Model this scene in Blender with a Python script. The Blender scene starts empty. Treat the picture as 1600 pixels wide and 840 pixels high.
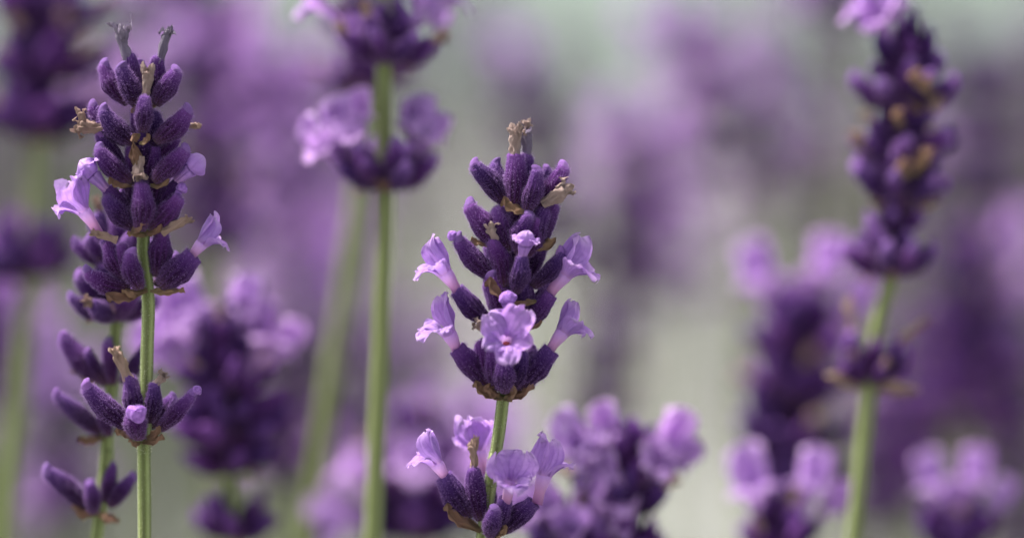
import bpy, math, random
from mathutils import Vector, Matrix, noise
R = math.radians
rng = random.Random(7)
sc = bpy.context.scene
COL = sc.collection

# ---------------------------------------------------------------- camera
CAM_H = 0.46
PITCH = R(8)
D0 = 0.36                       # focus distance, metres
LENS = 100.0
S = D0 * 36 / LENS / 1600.0     # one photograph pixel at the focus distance, metres
cam_d = bpy.data.cameras.new('camera'); cam = bpy.data.objects.new('camera', cam_d); COL.objects.link(cam)
cam.location = (0, 0, CAM_H); cam.rotation_euler = (R(90) - PITCH, 0, 0)
cam_d.lens = LENS; cam_d.sensor_width = 36; cam_d.clip_start = 0.01; cam_d.clip_end = 4000
cam_d.dof.use_dof = True; cam_d.dof.focus_distance = D0 - 0.0014; cam_d.dof.aperture_fstop = 4.9
sc.camera = cam
FWD = Vector((0, math.cos(PITCH), -math.sin(PITCH))); UP = Vector((0, math.sin(PITCH), math.cos(PITCH))); RT = Vector((1, 0, 0))
CAMP = Vector((0, 0, CAM_H))

# ---------------------------------------------------------------- light
SUN_EL, SUN_AZ = R(62), R(-62)   # azimuth from +Y (away from the camera), negative = to the left
w = bpy.data.worlds.new('World'); sc.world = w; w.use_nodes = True
nt = w.node_tree; nt.nodes.clear()
sky = nt.nodes.new('ShaderNodeTexSky'); sky.sky_type = 'NISHITA'; sky.sun_disc = False
sky.sun_elevation = SUN_EL; sky.sun_rotation = SUN_AZ; sky.dust_density = 4.0; sky.air_density = 0.7; sky.ozone_density = 0.6
bg = nt.nodes.new('ShaderNodeBackground'); bg.inputs[1].default_value = 0.125
wo = nt.nodes.new('ShaderNodeOutputWorld')
hs = nt.nodes.new('ShaderNodeHueSaturation'); hs.inputs['Saturation'].default_value = .30   # thin cloud greys the blue
nt.links.new(sky.outputs[0], hs.inputs['Color']); nt.links.new(hs.outputs[0], bg.inputs[0]); nt.links.new(bg.outputs[0], wo.inputs[0])
sd = bpy.data.lights.new('sun', 'SUN'); sd.energy = 4.8; sd.angle = R(10); sd.color = (1.0, 0.93, 0.86)
sun = bpy.data.objects.new('sun', sd); COL.objects.link(sun)
sdir = Vector((math.sin(SUN_AZ) * math.cos(SUN_EL), math.cos(SUN_AZ) * math.cos(SUN_EL), math.sin(SUN_EL)))
sun.rotation_euler = sdir.to_track_quat('Z', 'Y').to_euler(); sun.location = (0, 0, 3)
vs = sc.view_settings; vs.view_transform = 'Standard'; vs.look = 'None'; vs.exposure = 1.22; vs.gamma = 1
sc.cycles.use_denoising = True
sc.cycles.max_bounces = 8; sc.cycles.transparent_max_bounces = 8

# ---------------------------------------------------------------- materials
def material(name):
    m = bpy.data.materials.new(name); m.use_nodes = True
    t = m.node_tree; t.nodes.clear()
    return m, t
def N(t, typ, **kw):
    n = t.nodes.new(typ)
    for k, v in kw.items(): setattr(n, k, v)
    return n
def L(t, a, b): t.links.new(a, b)
def ramp(t, fac, stops):
    n = N(t, 'ShaderNodeValToRGB'); e = n.color_ramp.elements
    while len(e) > 1: e.remove(e[-1])
    e[0].position = stops[0][0]; e[0].color = (*stops[0][1], 1)
    for p, c in stops[1:]:
        x = e.new(p); x.color = (*c, 1)
    L(t, fac, n.inputs[0]); return n.outputs[0]
def noise_tex(t, scale, detail=3, coord='Object', rough=.5, dist=0.0):
    tc = N(t, 'ShaderNodeTexCoord'); n = N(t, 'ShaderNodeTexNoise')
    n.inputs['Scale'].default_value = scale; n.inputs['Detail'].default_value = detail
    n.inputs['Roughness'].default_value = rough; n.inputs['Distortion'].default_value = dist
    L(t, tc.outputs[coord], n.inputs['Vector']); return n.outputs['Fac']
def mixc(t, fac, a, b, mode='MIX'):
    n = N(t, 'ShaderNodeMix', data_type='RGBA', blend_type=mode)
    for i, x in ((0, fac), (6, a), (7, b)):
        if isinstance(x, (int, float)): n.inputs[i].default_value = x
        elif isinstance(x, tuple): n.inputs[i].default_value = (*x, 1)
        else: L(t, x, n.inputs[i])
    return n.outputs[2]
def math_(t, op, a, b=None):
    n = N(t, 'ShaderNodeMath', operation=op)
    for i, x in ((0, a), (1, b)):
        if x is None: continue
        if isinstance(x, (int, float)): n.inputs[i].default_value = x
        else: L(t, x, n.inputs[i])
    return n.outputs[0]
def finish(t, col, rough=.7, sheen=0, tint=(1, 1, 1), sheen_rough=.4, spec=.3, bump=None, bump_d=0.0001, trans=0, trans_col=None, sss=0):
    p = N(t, 'ShaderNodeBsdfPrincipled'); o = N(t, 'ShaderNodeOutputMaterial')
    if isinstance(col, tuple): p.inputs['Base Color'].default_value = (*col, 1)
    else: L(t, col, p.inputs['Base Color'])
    p.inputs['Roughness'].default_value = rough; p.inputs['Specular IOR Level'].default_value = spec
    p.inputs['Sheen Weight'].default_value = sheen; p.inputs['Sheen Tint'].default_value = (*tint, 1)
    p.inputs['Sheen Roughness'].default_value = sheen_rough
    if bump is not None:
        b = N(t, 'ShaderNodeBump'); b.inputs['Strength'].default_value = 1; b.inputs['Distance'].default_value = bump_d
        L(t, bump, b.inputs['Height']); L(t, b.outputs[0], p.inputs['Normal'])
    if trans:
        tr = N(t, 'ShaderNodeBsdfTranslucent')
        c = trans_col if trans_col is not None else col
        if isinstance(c, tuple): tr.inputs[0].default_value = (*c, 1)
        else: L(t, c, tr.inputs[0])
        mx = N(t, 'ShaderNodeMixShader'); mx.inputs[0].default_value = trans
        L(t, p.outputs[0], mx.inputs[1]); L(t, tr.outputs[0], mx.inputs[2]); L(t, mx.outputs[0], o.inputs[0])
    else: L(t, p.outputs[0], o.inputs[0])
def gen_axis(t, ax=2):
    tc = N(t, 'ShaderNodeTexCoord'); s = N(t, 'ShaderNodeSeparateXYZ'); L(t, tc.outputs['Generated'], s.inputs[0])
    return s.outputs[ax]
def vary(t, col, amt=.35, hue=.02):
    oi = N(t, 'ShaderNodeObjectInfo'); h = N(t, 'ShaderNodeHueSaturation')
    v = math_(t, 'MULTIPLY_ADD', oi.outputs['Random'], amt); v.node.inputs[2].default_value = 1 - amt / 2
    hh = math_(t, 'MULTIPLY_ADD', oi.outputs['Random'], hue * 2); hh.node.inputs[2].default_value = .5 - hue
    L(t, v, h.inputs['Value']); L(t, hh, h.inputs['Hue']); L(t, col, h.inputs['Color']); return h.outputs[0]

M = {}
def make_materials():
    # velvety calyx
    m, t = material('calyx_velvet')
    z = gen_axis(t)
    c = ramp(t, z, [(0, (.07, .05, .028)), (.10, (.05, .022, .026)), (.25, (.012, .003, .012)), (.5, (.016, .0036, .026)), (.75, (.052, .015, .108)), (1, (.15, .062, .27))])  # bud tints, plus crevice shade painted into the lower half, light into the tip
    n = noise_tex(t, 1100, 2); c = mixc(t, math_(t, 'MULTIPLY', n, .30), c, (.075, .022, .12))
    uv = N(t, 'ShaderNodeUVMap'); su = N(t, 'ShaderNodeSeparateXYZ'); L(t, uv.outputs[0], su.inputs[0])
    rb = math_(t, 'MAXIMUM', math_(t, 'COSINE', math_(t, 'MULTIPLY', su.outputs[0], 81.68)), 0.0)
    c = mixc(t, math_(t, 'MULTIPLY', rb, .42), c, (.085, .030, .145))
    c = vary(t, c, .5, .02)
    finish(t, c, .8, sheen=.32, tint=(.70, .38, 1.0), sheen_rough=.24, spec=.06, bump=noise_tex(t, 4200, 2), bump_d=.00008)
    M['calyx'] = m
    m, t = material('bud_tip_violet')
    n = noise_tex(t, 1800, 3); c = ramp(t, n, [(.3, (.20, .075, .36)), (.7, (.42, .21, .64))])
    c = vary(t, c, .4, .01)
    finish(t, c, .75, sheen=.4, tint=(.7, .5, 1), spec=.15, bump=noise_tex(t, 4000, 3), bump_d=.0002, trans=.12)
    M['tip'] = m
    m, t = material('calyx_down')
    finish(t, (.36, .22, .50), .7, spec=.1, trans=.65)
    M['fuzz'] = m
    m, t = material('pale_down')
    finish(t, (.62, .58, .62), .7, spec=.3, trans=.35)
    M['pale'] = m
    # petals: uv.x across, uv.y from throat to edge
    def petal(name, deep, mid, light, pink):
        m, t = material(name)
        uv = N(t, 'ShaderNodeUVMap'); s = N(t, 'ShaderNodeSeparateXYZ'); L(t, uv.outputs[0], s.inputs[0])
        u, v = s.outputs[0], s.outputs[1]
        nz = noise_tex(t, 900, 3)
        cx = math_(t, 'ABSOLUTE', math_(t, 'SUBTRACT', u, .5))
        wob = math_(t, 'MULTIPLY_ADD', nz, .35); wob.node.inputs[2].default_value = -.17
        k = math_(t, 'ADD', math_(t, 'MULTIPLY', math_(t, 'SUBTRACT', u, .5), 1.0), math_(t, 'MULTIPLY', wob, .25))
        wv = math_(t, 'SINE', math_(t, 'MULTIPLY', k, 44))
        vein = math_(t, 'MULTIPLY', math_(t, 'POWER', math_(t, 'MAXIMUM', wv, 0.0), 5), math_(t, 'SUBTRACT', 1.0, math_(t, 'MULTIPLY', v, .75)))
        c = ramp(t, v, [(0, pink), (.22, mid), (.75, mid), (1, light)])
        c = mixc(t, math_(t, 'MULTIPLY', nz, .72), c, deep)
        c = mixc(t, math_(t, 'MULTIPLY', vein, .5), c, deep)
        c = vary(t, c, .16, .008)
        bn = math_(t, 'ADD', noise_tex(t, 1700, 4), math_(t, 'MULTIPLY', vein, -.4))
        finish(t, c, .55, sheen=.25, tint=(.9, .8, 1), spec=.25, bump=bn, bump_d=.00030, trans=.42)
        M[name] = m
    petal('petal', (.29, .13, .50), (.54, .32, .74), (.74, .53, .86), (.66, .38, .60))
    petal('petal_rosy', (.38, .18, .56), (.66, .41, .80), (.82, .62, .90), (.64, .36, .54))
    m, t = material('corolla_tube')
    z = gen_axis(t)
    c = ramp(t, z, [(0, (.30, .10, .28)), (.4, (.56, .28, .50)), (.75, (.60, .35, .68)), (1, (.57, .34, .76))])
    c = mixc(t, math_(t, 'MULTIPLY', noise_tex(t, 1500, 3), .35), c, (.34, .16, .46))
    finish(t, c, .6, sheen=.4, tint=(1, .85, 1), spec=.25, bump=noise_tex(t, 3000, 2), bump_d=.0001, trans=.3)
    M['tube'] = m
    m, t = material('throat_orange'); finish(t, (.50, .13, .10), .6); M['throat'] = m
    def papery(name, a, b, c3):
        m, t = material(name)
        n = noise_tex(t, 1400, 5, rough=.65, dist=.6)
        c = ramp(t, n, [(.25, a), (.5, b), (.75, c3)])
        if name.startswith('bract'): c = mixc(t, ramp(t, gen_axis(t), [(0, (.85, .85, .85)), (.45, (0, 0, 0))]), c, (.20, .17, .06))
        c = vary(t, c, .3, .01)
        finish(t, c, .7, sheen=.15, tint=(1, .9, .85), spec=.25, bump=noise_tex(t, 3200, 4), bump_d=.00025, trans=.12)
        M[name] = m
    papery('dry_tan', (.20, .09, .06), (.54, .35, .28), (.84, .65, .56))
    papery('dry_grey', (.07, .055, .10), (.26, .21, .34), (.60, .52, .66))
    papery('dry_beige', (.16, .08, .06), (.54, .38, .34), (.88, .74, .70))
    papery('bract', (.11, .04, .02), (.38, .20, .115), (.64, .44, .30))
    papery('bract_pale', (.30, .16, .10), (.50, .32, .24), (.62, .42, .34))
    m, t = material('stem_green')
    uv = N(t, 'ShaderNodeUVMap'); s = N(t, 'ShaderNodeSeparateXYZ'); L(t, uv.outputs[0], s.inputs[0])
    k = math_(t, 'SINE', math_(t, 'MULTIPLY', s.outputs[0], 25.133))
    kk = math_(t, 'MULTIPLY_ADD', k, .5); kk.node.inputs[2].default_value = .5
    c = ramp(t, kk, [(0, (.09, .13, .025)), (.55, (.16, .225, .05)), (1, (.30, .38, .14))])
    n = noise_tex(t, 420, 5, rough=.7); c = mixc(t, math_(t, 'MULTIPLY', n, .5), c, (.10, .11, .05))
    n2 = noise_tex(t, 60, 3); c = mixc(t, math_(t, 'MULTIPLY', n2, .25), c, (.20, .15, .10))
    finish(t, c, .6, sheen=.3, tint=(.9, 1, .8), spec=.35, bump=noise_tex(t, 3500, 3), bump_d=.00012)
    M['stem'] = m
    m, t = material('stem_down'); finish(t, (.50, .55, .38), .7, trans=.35); M['stem_down'] = m
    m, t = material('leaf_grey_green')
    c = ramp(t, noise_tex(t, 30, 3), [(.3, (.12, .135, .115)), (.7, (.25, .265, .24))])
    finish(t, c, .75, sheen=.3, spec=.2, trans=.2); M['leaf'] = m
    m, t = material('soil_gravel')
    a = noise_tex(t, .9, 3); b = noise_tex(t, 90, 6, rough=.7)
    c = ramp(t, a, [(.35, (.25, .25, .25)), (.58, (.40, .425, .405))])
    c = mixc(t, math_(t, 'MULTIPLY', b, .6), c, (.14, .13, .11))
    finish(t, c, .95, bump=b, bump_d=.01); M['ground'] = m
    m, t = material('lawn_green')
    a = noise_tex(t, .35, 4); c = ramp(t, a, [(.3, (.076, .106, .093)), (.7, (.116, .150, .134))])
    c = mixc(t, math_(t, 'MULTIPLY', noise_tex(t, 50, 5), .4), c, (.10, .14, .09))
    finish(t, c, .95); M['lawn'] = m
def faded():
    m, t = material('faded_lilac')
    c = ramp(t, noise_tex(t, 9, 3), [(.3, (.15, .095, .20)), (.7, (.34, .24, .41))])
    finish(t, c, .8, trans=.2); M['faded'] = m
    m, t = material('faded_plum')
    c = ramp(t, noise_tex(t, 9, 3), [(.3, (.07, .042, .09)), (.7, (.13, .085, .16))])
    finish(t, c, .8); M['plum'] = m
make_materials(); faded()

# ---------------------------------------------------------------- mesh helpers
def mesh_from(name, verts, faces, mat, uvs=None, smooth=True):
    me = bpy.data.meshes.new(name); me.from_pydata([tuple(v) for v in verts], [], faces)
    mats = mat if isinstance(mat, list) else [mat]
    for m in mats: me.materials.append(M[m])
    if smooth: me.polygons.foreach_set('use_smooth', [True] * len(me.polygons))
    if uvs:
        ul = me.uv_layers.new(name='UVMap')
        li = [0] * len(me.loops); me.loops.foreach_get('vertex_index', li)
        ul.data.foreach_set('uv', [x for i in li for x in uvs[i]])
    me.update(); return me
class Geo:
    def __init__(s): s.v = []; s.f = []; s.uv = []
    def grid(s, fn, nu, nv, closed=False):
        b = len(s.v); cu = nu if closed else nu + 1
        for j in range(nv + 1):
            for i in range(cu):
                u = i / nu; v = j / nv
                s.v.append(Vector(fn(u, v))); s.uv.append((u, v))
        for j in range(nv):
            for i in range(nu):
                a = b + j * cu + i; c = b + j * cu + (i + 1) % cu
                s.f.append((a, c, c + cu, a + cu))
    def add(s, o, mtx=None):
        b = len(s.v)
        for p in o.v: s.v.append(mtx @ p if mtx else p.copy())
        s.f += [tuple(b + i for i in f) for f in o.f]; s.uv += o.uv
    def mesh(s, name, mat): return mesh_from(name, s.v, s.f, mat, s.uv)
def nz(p, sc_, seed=0): return noise.noise(Vector(p) * sc_ + Vector((seed * 7.3, seed * 3.1, seed * 1.7)))
def sm(a, b, x):
    t = max(0, min(1, (x - a) / (b - a))); return t * t * (3 - 2 * t)

# --- calyx: unit length along +Z, bulging, ribbed; radius about .235
def calyx_radius(z, openm):
    r = .080 + .115 * math.sin(min(1, z / .56) * math.pi / 2) ** .9
    if z > .5: r -= (.06 if openm else .085) * sm(.45, 1, z)
    return r
def calyx_geo(seed, openm=False, nu=52, nv=26):
    g = Geo(); bend = rng.uniform(-.09, .09); bx = rng.uniform(-.07, .07); fat = rng.uniform(.9, 1.12); lobe = rng.uniform(.05, .12)
    def f(u, v):
        a = u * 2 * math.pi
        if openm:
            if v < .86: z = v / .86; r = calyx_radius(z, 1); inw = 0
            else: z = 1 - (v - .86) / .14 * .25; r = calyx_radius(z, 1) - .03; inw = 1
            if v < .86 and v > .8: z += .012 * math.sin(a * 5) * ((v - .8) / .06)
        else:
            if v < .8: z = v / .8 * .86; r = calyx_radius(z, 0)
            else:
                q = (v - .8) / .2; r0 = calyx_radius(.86, 0); r = r0 * math.cos(q * math.pi / 2) ** .75; z = .86 + .13 * math.sin(q * math.pi / 2)
        r *= 1 + .05 * math.cos(a * 13 + 1.5 * nz((z * 3, 0, 0), 1, seed)) * sm(.08, .3, z) * (1 - .6 * sm(.8, 1, z))
        p = Vector((math.cos(a) * r, math.sin(a) * r, z))
        r2 = 1 + .20 * nz(p, 3.2, seed) + .07 * nz(p, 13, seed)
        r2 *= fat * (1 + lobe * math.cos(a * 3 + seed * 1.9) * sm(.55, .95, z))
        return (p.x * r2 + bx * math.sin(z * math.pi) * .8, p.y * r2 + bend * math.sin(z * math.pi) * .8, p.z)
    g.grid(f, nu, nv, True)
    if not openm:     # a little cap closing the base too is hidden in the whorl
        pass
    return g
def hairs_geo(base, n, ln, wd, seed, zmin=.04, lean=.55):
    """short down: one blade (2 triangles) per hair, on the surface of base"""
    r = random.Random(seed); g = Geo(); fs = base.f
    for _ in range(n):
        f = fs[r.randrange(len(fs))]; P = [base.v[i] for i in f]
        nrm = (P[1] - P[0]).cross(P[3] - P[0])
        if nrm.length < 1e-9: nrm = (P[2] - P[1]).cross(P[3] - P[1])
        if nrm.length < 1e-9: continue
        nrm.normalize(); a, b = r.random(), r.random()
        p = P[0] * (1 - a) * (1 - b) + P[1] * a * (1 - b) + P[2] * a * b + P[3] * (1 - a) * b
        if p.z < zmin: continue
        d = (nrm + Vector((0, 0, lean * r.uniform(-.3, 1))) + Vector([r.gauss(0, .2) for _ in range(3)])).normalized()
        l = ln * r.uniform(.5, 1.25) * (1.4 if r.random() < .06 else 1); sd_ = d.orthogonal().normalized(); sd_.rotate(Matrix.Rotation(r.uniform(0, 6.3), 3, d))
        c = Vector([r.gauss(0, .22) for _ in range(3)]) * l
        k = len(g.v); g.v += [p - sd_ * wd, p + sd_ * wd, p + d * l * .55 + sd_ * wd * .6 + c * .3, p + d * l + c]; g.f += [(k, k + 1, k + 2), (k, k + 2, k + 3)]
        g.uv += [(0, 0)] * 4
    return g
def ball_geo(c, rx, ry, rz, seed, amp=.12, fr=3, nu=20, nv=12):
    g = Geo()
    def f(u, v):
        a = u * 2 * math.pi; t = (v - .5) * math.pi
        p = Vector((math.cos(a) * math.cos(t), math.sin(a) * math.cos(t), math.sin(t)))
        k = 1 + amp * nz(p, fr, seed)
        return (c[0] + p.x * rx * k, c[1] + p.y * ry * k, c[2] + p.z * rz * k)
    g.grid(f, nu, nv, True); return g

PX = 1.0
CAL = {}
for i in range(8):
    g = calyx_geo(i); h = hairs_geo(g, 2300, .050, .0009, i, lean=.5)
    kn = Geo()
    kr = rng.uniform(.105, .125)
    def kf(u, v, i=i, kr=kr):
        a = u * 2 * math.pi; t = v * math.pi * .5
        # a short bent thumb, wider at its end
        s_ = v; ax = Vector((0, .01 + .08 * s_ * s_, .84 + .23 * s_))
        rr = kr * (.90 + .14 * s_) * (math.sqrt(max(0, 1 - ((s_ - .55) / .45) ** 2)) if s_ > .55 else 1)
        p = ax + Vector((math.cos(a) * rr, math.sin(a) * rr, 0)); k = 1 + .34 * nz(p, 13, i)
        return ax + (p - ax) * k
    kn.grid(kf, 18, 12, True)
    kh = hairs_geo(kn, 500, .024, .0014, i + 50, lean=.2)
    CAL['bud%d' % i] = (g.mesh('calyx', 'calyx'), h.mesh('fuzz', 'fuzz'), kn.mesh('bud_tip', 'tip'), kh.mesh('fuzz', 'pale'))
for i in range(3):
    g = calyx_geo(10 + i, True); h = hairs_geo(g, 2300, .050, .0009, 20 + i, lean=.5)
    CAL['open%d' % i] = (g.mesh('calyx', 'calyx'), h.mesh('fuzz', 'fuzz'))
# coarse calyxes for the plants out of focus (tip joined on, no down)
CALC = []
for i in range(3):
    g = calyx_geo(30 + i, False, 18, 12); g.add(ball_geo((0, .05, .97), .085, .085, .1, i, nu=8, nv=6)); CALC.append(g.mesh('calyx', 'calyx'))

# --- petals; px units, throat at the origin, tube along -Z, upper lip on +Y
def petal_geo(phi, span, Lp, W, th0, bend, r0, cup, ruf, seed, nu=16, nv=16, curl=0, bpow=1.0):
    g = Geo(); e = Vector((math.cos(phi), math.sin(phi), 0)); sidev = Vector((-math.sin(phi), math.cos(phi), 0)); Z = Vector((0, 0, 1))
    pts = [Vector((0, 0))]; th = []
    K = 40
    for i in range(K + 1):
        t = i / K; a = th0 + (bend - th0) * sm(0, .75, t) ** bpow + curl * sm(.6, 1, t); th.append(a)
        if i: pts.append(pts[-1] + Vector((math.sin(a), math.cos(a))) * (Lp / K))
    def f(u, v):
        uu = u * 2 - 1
        # rounded outline, slightly notched edge
        vv = v * (1 - .10 * (1 - abs(uu)) ** 2 * .6) * (1 - .05 * abs(nz((uu * 3, v, seed), 1.3, seed)))
        x = min(.9999, vv) * K; i = int(x); c = pts[i].lerp(pts[min(K, i + 1)], x - i); a = th[i]
        if v > .5: w_ = W * math.sqrt(max(0, 1 - ((v - .5) / .515) ** 2.6))
        else: w_ = W * (.40 + .60 * sm(.05, .5, v))
        nrm = e * math.cos(a) - Z * math.sin(a)
        p = e * (r0 + c.x) + Z * c.y + sidev * (uu * w_) - nrm * (cup * uu * uu * w_ / W) 
        q = ruf * (v ** 1.5) * (.35 + abs(uu))
        p += nrm * q * (nz((uu * 1.6, v * 1.6, 0), 1.7, seed) * 2 + 1.0 * nz((uu * 4, v * 4, 2), 1.5, seed + 3) * sm(.3, 1, v))
        p += sidev * q * .4 * nz((uu * 2, v * 3, 5), 1.5, seed)
        # join to the rim of the tube
        aa = phi + uu * span; rim = Vector((math.cos(aa) * r0, math.sin(aa) * r0, -1)); b = 1 - sm(0, .28, v)
        return p.lerp(rim, b)
    g.grid(f, nu, nv); g.v = [p * S for p in g.v]; return g
def tube_geo(r0, seed, ln=44):
    g = Geo()
    def f(u, v):
        a = u * 2 * math.pi; z = -ln * (1 - v); r = (8 + (r0 - 8) * sm(.35, 1, v)) * (1 + .05 * math.cos(a * 5) + .06 * nz((math.cos(a), math.sin(a), v * 2), 1.5, seed))
        return Vector((math.cos(a) * r, math.sin(a) * r - .0025 * (z * (z + ln)) * 1, z)) * S
    g.grid(f, 24, 14, True); return g
def corolla_set(seed, ub, lb, r0=11, Lu=46, Wu=21, Ll=31, Wl=15, ruf=4, curl=.5, cup=5, sp=27):
    out = []
    for k, s_ in enumerate((1, -1)):
        out.append(petal_geo(R(90 - s_ * sp), R(34), Lu * (1 + .05 * s_), Wu, R(4), R(ub), r0, cup, ruf, seed * 11 + k, curl=R(curl * 60)))
    for k, a in enumerate((-90, -90 - 60, -90 + 60)):
        out.append(petal_geo(R(a), R(32), Ll * (1.12 if k == 0 else 1), Wl * (1.15 if k == 0 else 1), R(10), R(lb + (0 if k == 0 else -12)), r0, 2.5, ruf * .9, seed * 13 + k + 5, curl=R(25)))
    return tube_geo(r0, seed), out
COR = {}
def reg(name, *a, pm='petal', **k):
    tb, ps = corolla_set(*a, **k)
    COR[name] = (tb.mesh('corolla', 'tube'), [p.mesh('petal', pm) for p in ps])
    j = Geo(); j.add(tb)
    for p in ps: j.add(p)
    COR[name + '_joined'] = j.mesh('corolla', 'petal_rosy')
reg('side_a', 1, -4, 86, r0=12, Lu=60, Wu=25, Ll=44, Wl=16, cup=7, ruf=4, curl=.7)
reg('side_b', 2, 4, 98, r0=12, Lu=62, Wu=23, Ll=46, Wl=16, ruf=5, cup=7, curl=.5)
reg('side_c', 3, 0, 80, r0=12, Lu=58, Wu=26, Ll=44, Wl=18, cup=7, ruf=5, curl=.8)
reg('front_a', 4, 70, 84, r0=8, Lu=62, Wu=28, Ll=50, Wl=18, ruf=9, cup=6, curl=.45, sp=40)
reg('front_b', 5, 62, 70, r0=9, Lu=52, Wu=34, Ll=36, Wl=20, ruf=7, cup=4, curl=.2, sp=30)
reg('half', 6, -38, -30, r0=10, Lu=34, Wu=17, Ll=28, Wl=14, ruf=4, cup=9, curl=-.8)
reg('ear', 8, 2, 66, r0=13, Lu=82, Wu=28, Ll=38, Wl=17, ruf=10, cup=9, curl=.5, sp=44)
reg('wide', 7, 30, 80, Lu=58, Wu=31, Ll=40, Wl=20, ruf=9, cup=6)
# edge down of petals is left to the sheen
def folded_bud(seed, brim):
    """a corolla about to open: folded ball on a short neck, with a drooping brim"""
    g = Geo()
    def f(u, v):
        a = u * 2 * math.pi
        if v < .35: q = v / .35; z = -26 + 26 * q; r = 7 + 5 * q * q
        else:
            q = (v - .35) / .65; t = q * math.pi - math.pi * .12
            z = 2 - 13 * math.cos(max(0, t)) + 12; r = 16 * math.sin(max(.0, min(math.pi, t + .35))) ** .8 if t < math.pi - .35 else 0
        r *= 1 + .10 * math.sin(a * 2 + seed) + .12 * math.sin(a * 3 + z * .16 + seed * 2) * sm(-5, 5, z)
        k = nz((math.cos(a) * 1.2, math.sin(a) * 1.2, z * .07), 1.6, seed)
        r *= 1 + .16 * k
        p = Vector((math.cos(a) * r, math.sin(a) * r, z + 2 * k))
        return p * S
    g.grid(f, 36, 26, True)
    if brim:
        for a in (60, 180, 300):
            g.add(petal_geo(R(a), R(58), 18, 15, R(30), R(115), 9, 2, 5, seed + a, curl=R(10), nu=12, nv=10), Matrix.Translation((0, 0, 9 * S)))
    return g
FB = [folded_bud(1, True).mesh('opening_flower', 'petal'), folded_bud(2, False).mesh('opening_flower', 'tip'), folded_bud(4, True).mesh('opening_flower', 'petal'), folded_bud(9, True).mesh('opening_flower', 'petal'), folded_bud(12, False).mesh('opening_flower', 'petal')]
# --- withered corolla: unit length along Z
def dry_geo(seed, nubs=4, ra=.155, rb=.22):
    g = Geo()
    def f(u, v):
        a = u * 2 * math.pi; z = v * .8; r = ra + (rb - ra) * v ** 1.5
        if v > .86: r *= math.sqrt(max(0, 1 - ((v - .86) / .145) ** 2))
        p = Vector((math.cos(a), math.sin(a), z * 2.2))
        r *= 1 + .13 * math.sin(a * 5 + seed + z * 3.5) + .65 * nz(p, 1.9, seed) + .22 * nz(p, 5.5, seed)
        return (math.cos(a) * r + .05 * math.sin(z * 5 + seed), math.sin(a) * r + .04 * math.cos(z * 4 + seed), z)
    g.grid(f, 30, 22, True)
    r = random.Random(seed)
    for i in range(nubs):
        a = i / nubs * 6.28 + r.uniform(-.5, .5); rad = rb * r.uniform(.45, .95)
        g.add(petal_geo(a, R(34), r.uniform(9, 16), r.uniform(4.5, 7), R(5), R(r.choice((-50, 40, 100, 130))), 7.5, 2, 5, seed + i, nu=8, nv=8, curl=R(r.uniform(-60, 60))), Matrix.Translation((0, 0, .74)) @ Matrix.Scale(1 / (S * 42), 4))
        if i % 2: continue
        b = ball_geo((0, 0, 0), r.uniform(.09, .14), r.uniform(.06, .10), r.uniform(.12, .22), seed + i, .75, 2.6, 16, 12)
        mt = Matrix.Translation((math.cos(a) * rad, math.sin(a) * rad, r.uniform(.70, .90))) @ Matrix.Rotation(r.uniform(.1, .9), 4, Vector((-math.sin(a), math.cos(a), 0)))
        g.add(b, mt)
    return g
DRY = {}
for nm, mt, pairs in (('tan', 'dry_tan', ((3, 4), (5, 3))), ('grey', 'dry_grey', ((8, 5), (9, 4))), ('beige', 'dry_beige', ((12, 5), (14, 6)))):
    DRY[nm] = []
    for sd_, nb in pairs:
        g = dry_geo(sd_, nb); DRY[nm].append((g.mesh('withered_flower', mt), hairs_geo(g, 600, .05, .0016, sd_, .1).mesh('fuzz', 'pale')))
g = dry_geo(33, 3, .15, .18); DRY['brown'] = [(g.mesh('withered_flower', 'bract'), None)]
g = dry_geo(21, 2, .17, .17); DRY['sheath'] = [(g.mesh('withered_flower', 'dry_tan'), hairs_geo(g, 300, .05, .004, 2, .1).mesh('fuzz', 'pale'))]
# --- bract: unit length along Z, blade in XZ, facing +Y
def bract_geo(seed, W=.34, curl=.5):
    g = Geo()
    def f(u, v):
        uu = u * 2 - 1; w_ = W * (math.sin(min(1, (v + .12) * 1.25) * math.pi * .5) if v < .45 else max(.0, (1 - ((v - .45) / .55) ** 1.5)) ** 1.1)
        x = uu * w_ * (1 + .22 * nz((uu, v * 3, 1), 2.0, seed)); y = -.35 * uu * uu * w_ + .13 * nz((uu * 1.4, v * 2.4, 0), 2.2, seed) * (.3 + v) * 2 + .02 * math.cos(uu * 14)
        return (x, y + curl * .3 * v * v, v - .08 * curl * v * v)
    g.grid(f, 14, 16)
    # thickness: a second skin
    n = len(g.v); back = [p + Vector((0, .014, 0)) for p in g.v]; g.v += back; g.uv += g.uv[:]
    g.f += [tuple(reversed([i + n for i in q])) for q in g.f[:]]
    cu = 15; ring = [i for i in range(cu)] + [j * cu + 14 for j in range(1, 17)] + [16 * cu + i for i in range(13, -1, -1)] + [j * cu for j in range(15, 0, -1)]
    for a, b in zip(ring, ring[1:] + ring[:1]): g.f.append((b, a, a + n, b + n))
    return g
BR = [bract_geo(i, .30 + .05 * i, (-.4, .5, 1.0)[i]).mesh('bract', 'bract') for i in range(3)]
BRP = [bract_geo(i + 7, .24, .6).mesh('bract', 'bract_pale') for i in range(2)]

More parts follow.
